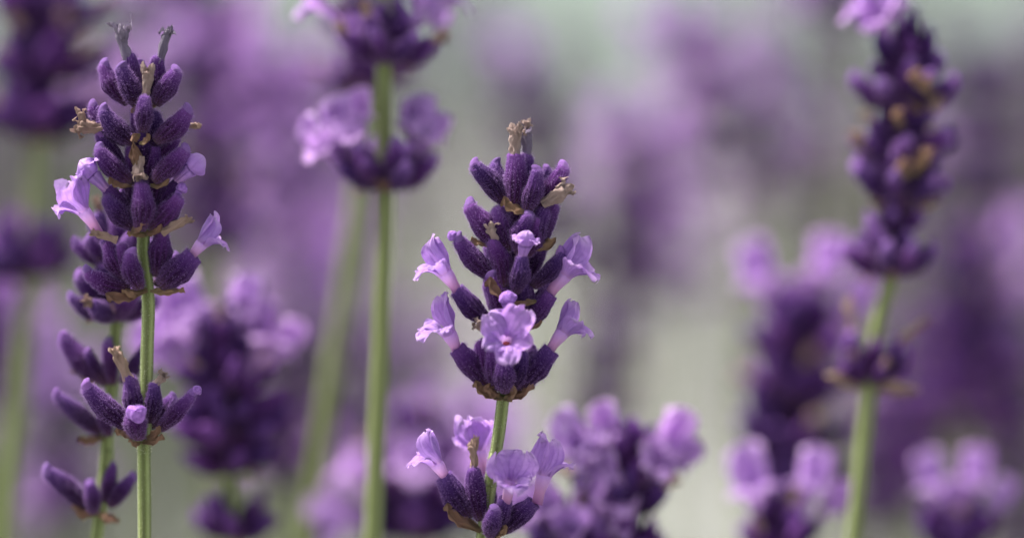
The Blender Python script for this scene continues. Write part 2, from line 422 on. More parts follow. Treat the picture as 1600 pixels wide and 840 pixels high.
# ---------------------------------------------------------------- plants
def world(px, py, zc, d):
    """a point of the plant whose axis stands d metres from the lens; zc = photograph pixels towards the lens"""
    k = d / D0
    return CAMP + FWD * (d - zc * S * k) + RT * ((px - 800) * S * k) + UP * ((420 - py) * S * k)
class Plant:
    def __init__(s, label, d, group='lavender flower spikes', name='lavender_spike'):
        s.d = d; s.k = d / D0; s.fat = 1.0
        s.root = bpy.data.objects.new(name, None); COL.objects.link(s.root); s.root.empty_display_size = .01
        s.root['label'] = label; s.root['category'] = 'lavender'; s.root['group'] = group
    def part(s, name, me, mtx, parent=None, label=None):
        o = bpy.data.objects.new(name, me); COL.objects.link(o)
        if parent is None:
            o.parent = s.root; o.matrix_local = Matrix.Translation(-s.root.location) @ mtx
        else:
            o.parent = parent
            if mtx is not None: o.matrix_local = mtx
        if label: o['label'] = label
        if name == 'fuzz': o['kind'] = 'stuff'
        return o
    def frame(s, a, b, up=None, roll=0):
        A = world(*a, s.d); B = world(*b, s.d); Z = (B - A); ln = Z.length; Z.normalize()
        if up is None: U = UP.copy()
        else: U = (RT * up[0] + UP * up[1] - FWD * up[2]).normalized()
        Y = U - Z * U.dot(Z)
        if Y.length < .12: Y = -FWD - Z * (-FWD).dot(Z)
        Y.normalize(); X = Y.cross(Z)
        m = Matrix((X, Y, Z)).transposed().to_4x4()
        if roll: m = m @ Matrix.Rotation(R(roll), 4, 'Z')
        return A, B, ln, m
    def stem(s, pts, rad, down=True, foot=None):
        """pts: photograph pixels from the top downwards; continues out of the frame to the ground"""
        W = [world(x, y, z, s.d) for x, y, z in pts]
        last = W[-1]; dirn = (W[-1] - W[-2]).normalized()
        if foot is None: foot = Vector((last.x * .9 + dirn.x * .12, last.y + .01 + .02 * (s.d - .3), 0))
        else: foot = Vector(foot)
        s.root.location = foot
        mid = last + dirn * (last.z * .35); W += [mid, mid.lerp(foot, .5) + Vector((.004, 0, 0)), foot]
        P = []
        Q = [W[0] * 2 - W[1]] + W + [W[-1] * 2 - W[-2]]
        for i in range(1, len(Q) - 2):
            p0, p1, p2, p3 = Q[i - 1:i + 3]; n = max(3, int((p2 - p1).length / (14 * S * s.k)))
            n = min(n, 40)
            for j in range(n):
                t = j / n; P.append(.5 * ((2 * p1) + (p2 - p0) * t + (2 * p0 - 5 * p1 + 4 * p2 - p3) * t * t + (3 * p1 - p0 - 3 * p2 + p3) * t ** 3))
        P.append(Q[-2])
        g = Geo(); nu = 32; NP = len(P) - 1
        def f(u, v):
            i = round(v * NP); p = P[i]; t = (P[min(NP, i + 1)] - P[max(0, i - 1)]).normalized()
            X = (RT - t * RT.dot(t)).normalized(); Y = t.cross(X); a = u * 2 * math.pi + R(25)
            # square stem with a groove down each face
            c4 = abs(math.cos(2 * (u * 2 * math.pi))); r = rad * S * s.k * (.86 + .15 * c4 ** 1.2 - .075 * math.cos(16 * math.pi * u)) * (.85 + .25 * v)
            r *= 1 + .06 * noise.noise(Vector((p.z * 190, s.k, 0)))
            p = p + RT * (.9 * S * s.k * noise.noise(Vector((p.z * 90, 3, s.k))))
            return p + X * math.cos(a) * r + Y * math.sin(a) * r - foot
        g.grid(f, nu, NP, True)
        o = bpy.data.objects.new('stem', g.mesh('stem', 'stem')); COL.objects.link(o); o.parent = s.root
        if down:
            vis = Geo(); cut = world(0, 900, 0, s.d).z - foot.z; vis.v = g.v; vis.uv = g.uv
            vis.f = [q for q in g.f if g.v[q[0]].z > cut]
            h = hairs_geo(vis, 3600, 3.2 * S, .16 * S, 5, -9, .3); ho = s.part('fuzz', h.mesh('fuzz', 'stem_down'), None, o)
        return o
    def bud(s, a, b, w=1.0, tip=True, up=None, roll=None, kind=None, fuzz=True):
        A, B, ln, m = s.frame(a, b, up, rng.uniform(-40, 40) if roll is None else roll); w *= s.fat * rng.uniform(.93, 1.1)
        key = kind or 'bud%d' % rng.randrange(8); me = CAL[key]
        # absolute size: radius keeps with length but is bounded
        sx = ln * w if ln > 60 * S * s.k else (ln * .5 + 30 * S * s.k) * w
        o = s.part('calyx', me[0], Matrix.Translation(A) @ m @ Matrix.Diagonal((sx, sx, ln, 1)))
        if fuzz: s.part('fuzz', me[1], None, o)
        if tip:
            s.part('bud_tip', me[2], None, o)
        return o
    def flower(s, a, b, kind, scale=1.0, calyx=None, up=None, w=1.0, label=None, roll=0):
        """a: a point back along the tube, b: throat; calyx: (base, mouth)"""
        if calyx: s.bud(*calyx, w=w * 1.08, tip=False, kind='open%d' % rng.randrange(3))
        A, B, ln, m = s.frame(a, b, up, roll); k = s.k * scale; tb, ps = COR[kind]
        o = s.part('corolla', tb, Matrix.Translation(B) @ m @ Matrix.Scale(k, 4), label=label)
        for p in ps: s.part('petal', p, None, o)
        return o
    def joined(s, a, b, kind, scale=1.0, up=None):
        A, B, ln, m = s.frame(a, b, up)
        return s.part('corolla', COR[kind + '_joined'], Matrix.Translation(B) @ m @ Matrix.Scale(s.k * scale, 4))
    def folded(s, a, b, i=0, scale=1.0, up=None, roll=0):
        A, B, ln, m = s.frame(a, b, up, roll)
        return s.part('opening_flower', FB[i], Matrix.Translation(B) @ m @ Matrix.Scale(s.k * scale, 4))
    def dry(s, a, b, kind='tan', w=1.0, i=0, fuzz=True, roll=0, label=None):
        w *= 1.05
        A, B, ln, m = s.frame(a, b, None, roll); me = DRY[kind][i % len(DRY[kind])]; sx = ln * w
        o = s.part('withered_flower', me[0], Matrix.Translation(A) @ m @ Matrix.Diagonal((sx, sx, ln, 1)), label=label)
        if fuzz and kind in ('grey', 'beige'): s.part('fuzz', me[1], None, o)
        return o
    def bract(s, a, b, i=0, w=1.0, up=(0, -.5, 1), pale=False, roll=0):
        w = .42 + w * .7
        A, B, ln, m = s.frame(a, b, up, roll); sx = ln * w; me = (BRP if pale else BR)[i % (2 if pale else 3)]
        return s.part('bract', me, Matrix.Translation(A) @ m @ Matrix.Diagonal((sx, sx, ln, 1)))
    # --- out of focus whorl
    def whorl(s, cx, cy, Lc, n, seed, e0=32, e1=70, w=1.0, fl=0.0, dr=.1, br=True, flk=('side_a', 'side_b', 'wide'), fs=1.0, lean=0, fine=False, back=True):
        r = random.Random(seed); rows = ((e0, n), ((e0 + e1) / 2 + 4, max(3, n - 3)), (e1 + 4, max(3, n - 4)))
        for row, (el, nn) in enumerate(rows):
            for i in range(nn):
                a = (i + .5 * row + r.uniform(-.2, .2)) / nn * 2 * math.pi + seed; e = R(el + r.uniform(-7, 7)); l = Lc * r.uniform(.85, 1.1)
                ca, sa, ce, se = math.cos(a), math.sin(a), math.cos(e), math.sin(e)
                b0 = (cx + 7 * ca, cy - 6 * row, 7 * sa); b1 = (cx + (9 + l * ce) * ca + lean * l * se, cy - 6 * row - l * se, (7 + l * ce) * sa)
                q = r.random()
                A, B, ln, m = s.frame(b0, b1, None, r.uniform(-30, 30))
                if fine: s.bud(b0, b1, w=w, tip=q > fl + dr)
                else: s.part('calyx', CALC[r.randrange(3)], Matrix.Translation(A) @ m @ Matrix.Diagonal((ln * w * 1.05, ln * w * 1.05, ln, 1)))
                ext = lambda t: tuple(b0[c] + (b1[c] - b0[c]) * t for c in range(3))
                if q < fl and row < 2: s.joined(b0, ext(1.28), flk[r.randrange(len(flk))], fs * Lc / 80 * r.uniform(.9, 1.15))
                elif fl <= q < fl + dr: s.dry(ext(.85), ext(1.3), 'tan', .8, r.randrange(2), fuzz=False)
        if br:
            for i in range(4):
                a = i / 4 * 2 * math.pi + seed * .7
                s.bract((cx, cy + 2, 0), (cx + Lc * .55 * math.cos(a), cy - Lc * .12, Lc * .55 * math.sin(a)), i, 1.2, up=(0, -1, .1))

# ================================================================ centre spike, in focus
c = Plant('tallest sharp lavender spike at the centre, five open lilac flowers and a withered beige tip', D0)
c.fat = 1.05
c.stem([(796, 540, -6), (788, 600, -4), (779, 680, -3), (766, 760, -2), (752, 850, 0)], 11)
# crown
c.bud((802, 330, 6), (806, 240, 6), w=.92, tip=False, kind='open0')
c.dry((806, 254, 6), (807, 196, 8), 'beige', .66, 0, label='beige withered corolla at the very top')
c.bud((812, 322, -14), (822, 238, -18), w=.9, tip=False)
c.dry((821, 252, -18), (820, 194, -16), 'grey', .68, 1)
c.dry((822, 214, -14), (825, 186, -14), 'beige', .9, 1)
c.bud((789, 318, 2), (738, 256, 12), w=1.02)
c.bud((795, 318, -16), (771, 252, -22), w=.95)
c.bud((822, 334, 16), (841, 264, 24), w=.95)
c.bud((838, 330, -8), (884, 258, -4), w=1.0)
c.bud((832, 330, -20), (858, 262, -30), w=.9)
c.dry((846, 318, 14), (892, 290, 20), 'beige', .80, 1, label='beige withered flower on the right of the crown')
# second tier
c.bud((789, 384, 4), (730, 318, 14), w=1.0)
c.bud((798, 392, 10), (776, 322, 10), w=1.1, tip=False)
c.bract((828, 334, 16), (780, 318, 26), 1, .62, up=(0, 1, .6))
c.bud((810, 398, 20), (829, 334, 28), w=1.12)
c.bud((830, 392, 2), (852, 322, 2), w=1.0, tip=False)
c.bud((836, 386, -10), (868, 316, -12), w=.95)
c.bud((800, 380, -20), (790, 320, -34), w=1)
# third tier
c.bud((772, 438, 6), (712, 372, 16), w=.86)
c.folded((735, 392, 10), (712, 372, 16), 1, .55)
c.bud((788, 448, 16), (768, 372, 20), w=1.0, tip=False)
c.dry((774, 384, 18), (764, 348, 24), 'beige', .95, 0)
c.bud((806, 458, 24), (818, 398, 36), w=1.16, tip=False)
c.folded((811, 430, 26), (820, 384, 40), 0, .95)
c.bud((832, 448, 14), (880, 392, 20), w=.95)
c.bract((812, 380, 4), (872, 388, 6), 2, .5, up=(0, 1, .5))
c.bract((790, 384, 2), (738, 372, 8), 0, .5, up=(0, 1, .5))
c.bud((790, 440, -24), (760, 380, -40), w=1.0); c.bud((820, 440, -24), (850, 376, -38), w=1.0)
for a, b in (((812, 370, -6), (814, 300, -8)), ((806, 430, -6), (810, 360, -6)), ((802, 480, -6), (804, 412, -6)), ((812, 500, -8), (826, 436, -8)), ((792, 500, -8), (788, 440, -8)), ((796, 560, -6), (800, 490, -4)), ((786, 575, -6), (776, 505, -6)), ((800, 575, -6), (812, 505, -6)), ((822, 402, 12), (838, 338, 16))): c.bud(a, b, w=1.1, tip=False)
# fourth tier
c.flower((712, 452, 8), (695, 426, 12), 'side_a', 1.0, calyx=((768, 508, 2), (712, 452, 8)), w=.95, up=(.6, .7, -.35))
c.bud((784, 508, 12), (764, 428, 14), w=1.1)
c.bud((808, 500, 10), (812, 430, 14), w=1.05, tip=False)
c.flower((860, 458, 4), (882, 428, 8), 'side_c', 1.08, calyx=((814, 512, 4), (860, 456, 6)), w=.95, up=(-.6, .7, -.4))
c.bract((812, 478, 22), (755, 440, 32), 1, .34, up=(.2, 1, .6)); c.bract((838, 470, 16), (790, 468, 30), 0, .5, up=(0, 1, .6))
c.bract((800, 512, 8), (852, 508, 10), 2, .16, up=(0, 1, .6)); c.dry((768, 512, 18), (740, 505, 26), 'beige', .9, 1)
c.bud((790, 505, -24), (760, 440, -42), w=1.0); c.bud((820, 505, -24), (858, 440, -42), w=1.0)
# front flower with the folded bud above it
c.flower((792, 560, 2), (792, 532, 62), 'front_a', .98, up=(-.05, 1, 0), label='open corolla facing forward with a reddish throat')
o = c.part('throat', ball_geo((0, 0, 0), 5 * S, 3 * S, 3 * S, 3, .5, 2).mesh('throat', 'throat'), Matrix.Translation(world(791, 535, 51, D0)))
c.folded((796, 505, 44), (794, 474, 50), 1, .80)
# lowest tier
c.flower((713, 546, 10), (701, 520, 18), 'side_b', 1.0, calyx=((764, 604, 4), (713, 542, 10)), w=.95, up=(.6, .7, -.3))
c.bud((772, 604, 2), (752, 530, 2), w=1.1, tip=False)
c.bud((789, 612, 26), (790, 556, 46), w=1.2, tip=False)
c.bud((782, 608, 14), (770, 540, 26), w=1.05, tip=False)
c.bud((800, 608, 14), (816, 545, 24), w=1.05, tip=False)
c.flower((860, 546, 8), (878, 520, 0), 'side_c', .92, calyx=((808, 606, 6), (862, 544, 8)), w=1.0, up=(-.6, .7, -.3))
c.bud((775, 604, -22), (745, 548, -44), w=1.0); c.bud((805, 604, -22), (835, 545, -44), w=1.0)
c.bract((786, 622, 6), (736, 600, 14), 1, .42, up=(0, 1, .9)); c.bract((786, 622, 6), (838, 602, 14), 1, .42, up=(0, 1, .9))
c.bract((782, 622, 12), (764, 598, 34), 0, 1.2, up=(0, 1, .9)); c.bract((790, 622, 12), (812, 600, 34), 2, 1.1, up=(0, 1, .9)); c.bract((786, 622, -4), (795, 598, -30), 2, 1.1)
# its lower whorl at the bottom edge
c.flower((694, 742, 8), (682, 722, 12), 'side_a', .92, calyx=((735, 808, 2), (692, 742, 8)), w=1.0, up=(.5, 1, .4))
c.bud((752, 812, 6), (738, 728, 8), w=.92, tip=False)
c.dry((739, 736, 8), (740, 684, 8), 'tan', .55, 0)
c.flower((757, 745, -56), (748, 708, -62), 'wide', .95, up=(0, 1, 1))
c.bud((756, 812, -16), (760, 745, -50), w=1.0, tip=False)
c.flower((790, 790, 14), (797, 752, 50), 'front_b', 1.0, calyx=((770, 830, 8), (790, 775, 22)), w=1.0, up=(0, 1, 0))
c.flower((838, 790, 4), (850, 742, 0), 'side_c', 1.05, up=(-.5, 1, .7), calyx=((788, 830, -2), (835, 782, 6)))
c.bract((752, 828, 10), (690, 790, 16), 1, .3, up=(0, 1, .9)); c.bract((760, 832, 10), (800, 826, 30), 2, .6, up=(0, 1, .9))

c.bud((765, 836, 20), (775, 790, 40), w=1.15)

# ================================================================ left spike, in focus
l = Plant('sharp dark purple lavender spike with two grey withered tips, on the ribbed green stem', D0)
l.fat = 1.08
l.stem([(224, 335, -8), (224, 400, -5), (231, 470, -5), (229, 560, -4), (225, 700, -2), (226, 850, 0)], 11.5)
l.bud((210, 158, -4), (203, 82, -4), w=.95, tip=False); l.dry((202, 98, -4), (186, 36, 0), 'grey', .62, 0, label='grey blue withered corolla with a forked end')
l.bud((236, 158, -6), (245, 86, -6), w=.95, tip=False); l.dry((246, 100, -6), (266, 42, -2), 'grey', .50, 1, label='grey blue withered corolla leaning outward')
l.bud((198, 162, -12), (158, 98, -6), w=.95)
l.bud((216, 166, 12), (189, 104, 20), w=1.05)
l.bud((244, 164, 8), (281, 110, 16), w=1.05)
l.dry((230, 158, 22), (236, 104, 28), 'beige', .62, 0); l.bud((226, 208, 22), (230, 150, 30), w=1.25, tip=False)
l.bud((220, 150, -24), (215, 95, -40), w=1)
for a, b in (((222, 190, -8), (226, 120, -8)), ((216, 240, -6), (212, 170, -4)), ((234, 242, -6), (240, 172, -4)), ((216, 296, -4), (206, 226, 0)), ((232, 296, -4), (242, 226, 0)), ((222, 270, 0), (224, 200, 2)), ((224, 350, -4), (224, 270, -2)), ((214, 330, -8), (206, 262, -8)), ((234, 330, -8), (242, 262, -8))): l.bud(a, b, w=1.1, tip=False)
# tier 2
l.bud((196, 214, -8), (140, 164, -4), w=.9)
l.bud((212, 226, 12), (160, 172, 20), w=1.0)
l.bud((244, 222, 10), (300, 172, 18), w=1.0)
l.bud((196, 226, -2), (152, 186, 4), w=.8, tip=False)
l.dry((166, 196, 4), (116, 200, 8), 'tan', .85, 0, label='tan withered flower sticking out sideways'); l.dry((128, 204, 8), (128, 168, 12), 'sheath', .8, 0)
l.bud((246, 226, -14), (288, 190, -20), w=.9, tip=False); l.dry((284, 196, -14), (312, 196, -14), 'tan', .8, 1)
l.bract((226, 170, 10), (250, 158, -6), 0, .8); l.bract((222, 170, 14), (204, 176, 20), 2, .8)
l.bract((224, 212, 34), (208, 222, 40), 1, 1.0); l.bract((226, 228, 34), (240, 212, 38), 1, .8, up=(0, 1, .6))
# tier 3
l.bud((196, 262, -6), (152, 208, -2), w=.9)
l.bud((208, 286, 14), (154, 232, 24), w=1.0)
l.bud((242, 284, 14), (296, 234, 22), w=1.05)
l.bud((240, 256, -6), (278, 214, -8), w=.9, tip=False)
l.dry((222, 246, 26), (221, 282, 34), 'beige', .92, 1); l.bract((220, 268, 30), (212, 224, 36), 0, .55, up=(0, 0, 1)); l.bract((222, 226, 34), (244, 216, 38), 2, .7, up=(0, 1, .6))
l.bud((206, 345, 2), (168, 292, 6), w=.95, tip=False, kind='open1')
l.folded((170, 298, 10), (148, 274, 16), 3, 1.15); l.folded((268, 290, 4), (298, 264, 8), 4, 1.1); l.bud((250, 340, -6), (280, 280, -4), w=.9, tip=False)
l.bract((212, 290, 14), (170, 286, 22), 1, .5, up=(0, 1, .7)); l.bract((236, 290, 14), (272, 286, 20), 2, .5, up=(0, 1, .7))
# tier 4
l.bud((212, 358, 12), (166, 306, 20), w=1.05, tip=False)
l.bud((222, 362, 18), (223, 284, 26), w=1.05, tip=False)
l.bud((236, 358, 12), (284, 306, 18), w=1.0, tip=False); l.folded((270, 318, 12), (281, 300, 10), 1, .6)
l.bud((212, 350, -10), (188, 296, -14), w=1); l.bud((240, 350, -12), (262, 292, -18), w=1)
l.flower((164, 378, 4), (132, 330, 12), 'wide', .98, up=(.6, 1, .9), label='largest open flower of this spike'); l.bud((196, 432, 0), (160, 374, 6), w=.85, tip=False)
l.dry((186, 374, 18), (144, 362, 26), 'sheath', .68, 0); l.dry((254, 362, 16), (302, 340, 22), 'sheath', .62, 0)
l.bract((204, 366, 20), (236, 346, 32), 1, .7, up=(0, 1, .6)); l.bract((232, 368, 16), (204, 362, 28), 0, .6, up=(0, 1, .8)); l.bract((226, 364, 16), (262, 358, 24), 2, .5, up=(0, 1, .8))
# tier 5
l.bud((204, 452, 6), (134, 424, 14), w=.9); l.bud((200, 440, 2), (166, 376, 6), w=.9, tip=False); l.bud((214, 440, 8), (190, 380, 12), w=1.0, tip=False)
l.bud((221, 452, 22), (206, 392, 34), w=1.25, roll=0); l.bud((246, 432, 0), (254, 358, 4), w=1.05, tip=False)
l.flower((302, 400, 10), (318, 380, 12), 'side_a', .85, calyx=((250, 448, 8), (304, 396, 10)), w=1.05, up=(-.8, 1, .5))
l.bud((225, 445, -24), (200, 395, -44), w=1); l.bud((240, 445, -22), (275, 400, -42), w=1)
l.bract((232, 452, 14), (168, 470, 24), 1, .38, up=(0, 1, .8)); l.bract((236, 454, 10), (288, 450, 20), 0, .38, up=(0, 1, .8)); l.bract((220, 452, 14), (192, 462, 30), 2, .7, up=(0, 1, .8))
# separate lower whorl
l.bud((208, 670, 10), (134, 602, 22), w=.82); l.bud((208, 660, -4), (201, 584, -6), w=.9, tip=False); l.dry((202, 592, -6), (176, 540, -2), 'sheath', .75, 0)
l.bud((234, 660, 6), (243, 596, 10), w=1.0, tip=False); l.dry((240, 606, 10), (260, 582, 14), 'beige', .9, 0)
l.bud((220, 684, 24), (220, 632, 44), w=1.35, roll=0, tip=False); l.folded((220, 650, 30), (220, 646, 42), 1, .9)
l.bud((250, 670, 8), (304, 614, 18), w=.85); l.folded((290, 628, 14), (306, 612, 18), 1, .5)
l.bud((222, 668, -20), (190, 625, -50), w=1); l.bud((232, 668, -20), (265, 622, -50), w=1)
l.bract((222, 684, 16), (186, 668, 26), 0, .55, up=(0, 1, .8)); l.bract((224, 690, 16), (262, 682, 26), 1, .5, up=(0, 1, .8)); l.bract((222, 690, 18), (202, 690, 34), 2, .7, up=(0, 1, .8)); l.bract((228, 684, 16), (260, 668, 22), 2, .5, up=(0, 1, .8))


def ears(p, lst):
    for bx, by, tx, ty, sc_ in lst: p.joined((bx, by, 0), (tx, ty, 12), 'ear', sc_, up=(0, .3, -1))
# ================================================================ softly blurred spike just behind the left one
p = Plant('slightly blurred lavender spike half hidden behind the sharp left one, buds only', .374)
p.stem([(190, 420, 0), (180, 520, 0), (170, 640, 0), (164, 730, 0), (150, 850, 0)], 11, down=False)
p.whorl(176, 412, 66, 7, 3, fl=0, fine=True); p.whorl(178, 496, 74, 7, 11, e0=25, fl=0, fine=True)
for a, b, w_ in (((170, 598, 6), (98, 526, 14), .85), ((178, 600, 12), (170, 530, 22), .95), ((190, 598, 4), (230, 540, 4), .9), ((160, 590, 14), (140, 545, 30), .9),
                 ((160, 676, 8), (88, 616, 16), .85), ((172, 680, 18), (170, 620, 30), .95), ((184, 676, 2), (225, 620, 2), .9),
                 ((138, 790, 8), (72, 732, 16), .9), ((150, 800, 22), (146, 750, 36), 1.15), ((160, 786, 0), (176, 722, 0), .95), ((172, 790, 6), (212, 742, 14), 1.0)): p.bud(a, b, w=w_)
p.dry((150, 600, 6), (115, 566, 10), 'tan', .6); p.bract((165, 682, 10), (124, 690, 20), 1, .5, up=(0, 1, .8)); p.bract((155, 800, 10), (110, 795, 20), 2, .5, up=(0, 1, .8)); p.bract((155, 800, 10), (190, 815, 20), 1, .6, up=(0, 1, .8))

# ================================================================ blurred spikes (d from .38 to .48)
p = Plant('blurred spike on the bright green stem left of centre, lilac flower clumps on both sides', .394)
p.stem([(598, -30, 0), (600, 120, 0), (602, 300, 0), (596, 500, 0), (582, 850, 0)], 15, down=False)
p.whorl(600, -50, 85, 7, 2, fl=.3, fs=1.2); p.whorl(602, 96, 84, 8, 5, fl=.15, e0=28, fine=True)
p.joined((560, 60, 0), (502, 12, 10), 'wide', .9); p.joined((640, 60, 0), (694, 4, 10), 'side_a', .9)
p.whorl(602, 292, 84, 8, 9, fl=.0, e0=26, e1=48, dr=0, fine=True)
ears(p, ((560, 266, 544, 220, .85), (550, 268, 516, 234, .75), (568, 250, 564, 196, .7), (545, 258, 528, 204, .6), (644, 266, 650, 218, .85), (652, 262, 670, 226, .65), (640, 250, 642, 204, .6)))
for a, b, k, s_ in (((545, 250, 10), (546, 220, 34), 'front_a', .65), ((535, 265, 10), (514, 240, 30), 'side_c', .8), ((648, 250, 10), (662, 218, 34), 'front_a', .6)): p.joined(a, b, k, s_)
p = Plant('blurred spike crossing behind the left of centre one, on a slanting olive stem', .445)
p.stem([(590, 20, 0), (575, 150, 0), (556, 320, 0), (524, 540, 0), (478, 850, 0)], 15, down=False)
p.whorl(580, 60, 80, 7, 4); p.whorl(577, 140, 74, 7, 8, e0=20, fl=0)
p = Plant('blurred dark purple spike at right with a pink flower on top and tan dried bracts', .402)
p.stem([(1412, 60, 0), (1408, 300, 0), (1392, 430, 0), (1368, 520, 0), (1354, 640, 0), (1332, 850, 0)], 13, down=False)
p.joined((1400, 80, 0), (1376, 44, 20), 'front_b', 1.0); p.joined((1400, 60, 0), (1360, 20, 0), 'front_a', .9); p.joined((1400, 60, 0), (1384, -10, 0), 'front_b', .9); p.bud((1420, 95, 0), (1428, 15, 0), w=1); p.whorl(1414, 110, 66, 6, 31, fl=0, e0=40)
p.whorl(1414, 168, 84, 8, 6, e0=26, dr=.08, fine=True); p.whorl(1410, 244, 80, 7, 16, e0=20, dr=.3, fine=True); p.whorl(1408, 316, 84, 7, 26, e0=30, dr=.2, fine=True)
for x, y in ((1425, 130), (1438, 142), (1418, 262), (1432, 250), (1405, 268), (1395, 190)): p.dry((x, y + 10, 78), (x + rng.uniform(-12, 12), y - 14, 94), 'brown', 1.1, fuzz=False)
p.dry((1360, 240, 20), (1326, 210, 30), 'tan', .6, fuzz=False); p.bract((1385, 335, 10), (1350, 290, 16), 0, .4, pale=True); p.bract((1410, 335, 10), (1470, 310, 10), 0, .35, pale=True)
p.whorl(1400, 368, 56, 5, 41, e0=45, dr=.1, fine=True, br=False); p.whorl(1390, 428, 74, 7, 36, e0=34, dr=0, fine=True); p.joined((1410, 80, 0), (1398, 20, 26), 'ear', .7)
p.bud((1372, 596, 0), (1400, 530, 10), w=1); p.bud((1345, 590, 10), (1326, 520, 14), w=1.1); p.bud((1385, 590, 0), (1418, 548, 0), w=1)
p.dry((1330, 530, 10), (1324, 465, 10), 'tan', .4, fuzz=False); p.dry((1392, 540, 8), (1450, 496, 10), 'sheath', .36, fuzz=False)
p.bract((1350, 608, 6), (1286, 580, 14), 0, .4, pale=True); p.bract((1360, 608, 6), (1436, 604, 14), 1, .35, pale=True); p.whorl(1358, 600, 55, 4, 3, dr=.4, br=False)
p = Plant('blurred spike left of the tall right one, two pink flowers standing on its top', .452)
p.stem([(1240, 500, 0), (1236, 700, 0), (1222, 860, 0)], 12, down=False)
for i, (x, y, n) in enumerate(((1242, 560, 6), (1238, 632, 8), (1234, 706, 8), (1230, 770, 7))): p.whorl(x, y, 92, n, 3 + i * 5, e0=28, dr=.2)
p.whorl(1242, 520, 70, 6, 55, e0=50, e1=72, br=False)
ears(p, ((1205, 505, 1190, 455, 1.0), (1270, 500, 1280, 445, 1.0), (1290, 530, 1312, 495, .9), (1235, 520, 1236, 480, .6)))
p = Plant('lavender whorl at the bottom edge right of centre with two large lilac flowers like ears', .415)
p.stem([(1220, 800, 0), (1215, 870, 0), (1212, 900, 0)], 12, down=False)
p.whorl(1220, 872, 82, 7, 5, e0=42); p.whorl(1220, 960, 82, 7, 9)
ears(p, ((1200, 860, 1180, 784, 1.12), (1240, 850, 1258, 776, .98), (1245, 840, 1286, 796, .7)))
p.bud((1218, 830, 20), (1216, 755, 30), w=.9)
p = Plant('small lilac lavender head at the bottom edge nearest the right corner', .435)
p.stem([(1496, 800, 0), (1490, 870, 0), (1488, 900, 0)], 12, down=False)
p.whorl(1494, 868, 78, 8, 15, e0=45); p.whorl(1492, 960, 78, 7, 25)
ears(p, ((1480, 840, 1460, 772, .85), (1500, 840, 1512, 766, .85), (1510, 840, 1544, 790, .65), (1490, 840, 1486, 800, .6)))
p = Plant('blurred lavender top with pink flowers either side, low right of the central stem', .398)
p.stem([(975, 740, 0), (972, 860, 0), (970, 900, 0)], 12, down=False)
p.whorl(975, 800, 84, 7, 7, e0=38, dr=.1); p.whorl(975, 745, 80, 5, 17, e0=60, e1=80, dr=.2); p.whorl(975, 880, 80, 8, 21, e0=30)
ears(p, ((945, 750, 916, 712, 1.0), (960, 740, 950, 696, .85), (1010, 750, 1030, 712, 1.0), (1020, 750, 1048, 726, .7)))
for a, b, k, s_ in (((945, 750, 10), (925, 716, 30), 'front_a', .8), ((940, 760, 0), (896, 712, 10), 'wide', .9), ((1010, 750, 10), (1020, 730, 30), 'front_a', .8), ((960, 760, 20), (950, 740, 40), 'wide', .7)): p.joined(a, b, k, s_)
p = Plant('bluish violet blurred lavender head low beside the central stem', .396)
p.stem([(890, 840, 0), (888, 890, 0), (885, 920, 0)], 12, down=False)
p.whorl(890, 870, 78, 8, 4, e0=40, fine=True); p.whorl(890, 960, 80, 7, 14)
ears(p, ((880, 850, 856, 810, .8), (910, 840, 940, 810, .8)))
for a, b, k, s_ in (((880, 840, 10), (862, 800, 30), 'side_c', 1.0), ((910, 840, 10), (935, 790, 30), 'side_a', 1.0), ((920, 850, 10), (958, 822, 40), 'wide', .6)): p.joined(a, b, k, s_)
ears(p, ((862, 850, 838, 820, .75), (875, 860, 862, 836, .7), (900, 850, 905, 812, .7)))
for bx, by, tx, ty, z in ((895, 860, 880, 800, 40), (900, 860, 918, 806, 36), (890, 865, 852, 826, 30), (905, 865, 944, 832, 30)): p.bud((bx, by, 12), (tx, ty, z)); p.joined((890, 850, 10), (890, 825, 40), 'front_b', .8)
p = Plant('broad blurred spike right of the sharp left one, large pale lilac flowers on top', .412)
p.stem([(352, 500, 0), (356, 640, 0), (362, 760, 0), (368, 860, 0)], 12, down=False)
p.whorl(350, 612, 80, 7, 2, e0=30, dr=.25); p.whorl(354, 668, 76, 6, 12, e0=26, dr=.1); p.whorl(356, 734, 80, 7, 22, e0=24, dr=0); p.whorl(350, 552, 74, 5, 32, e0=55)
p.whorl(360, 680, 88, 8, 52, e0=15, e1=40, dr=0); p.whorl(366, 838, 72, 7, 42, e0=30, e1=50, dr=0)
ears(p, ((330, 580, 302, 528, 1.2), (300, 600, 268, 566, 1.0), (345, 560, 316, 500, .9), (362, 560, 374, 506, 1.0), (388, 590, 400, 536, .85), (398, 600, 430, 556, .8)))
for a, b, k, s_ in (((300, 560, 10), (272, 530, 20), 'side_c', 1.0), ((392, 590, 10), (406, 540, 20), 'side_b', 1.1)): p.joined(a, b, k, s_)
for bx, by, tx, ty, z in ((345, 560, 330, 490, 40), (355, 560, 366, 500, 44), (360, 570, 396, 520, 36)): p.bud((bx, by, 12), (tx, ty, z))
p = Plant('blurred purple head low left of the central stem, one lilac flower at its side', .45)
p.stem([(650, 760, 0), (655, 860, 0), (656, 900, 0)], 12, down=False)
p.whorl(648, 770, 84, 8, 5, e0=25); p.whorl(652, 840, 90, 8, 15, e0=22, fl=.2); p.whorl(652, 700, 60, 5, 25, e0=60); p.joined((590, 790, 0), (558, 745, 10), 'front_b', .9); p.joined((590, 800, 0), (548, 785, 0), 'wide', .8)
p = Plant('blurred dark brownish purple spike at the upper left corner on a pale green stem', .445)
p.stem([(68, -20, 0), (60, 200, 0), (45, 440, 0), (28, 640, 0), (6, 860, 0)], 15, down=False)
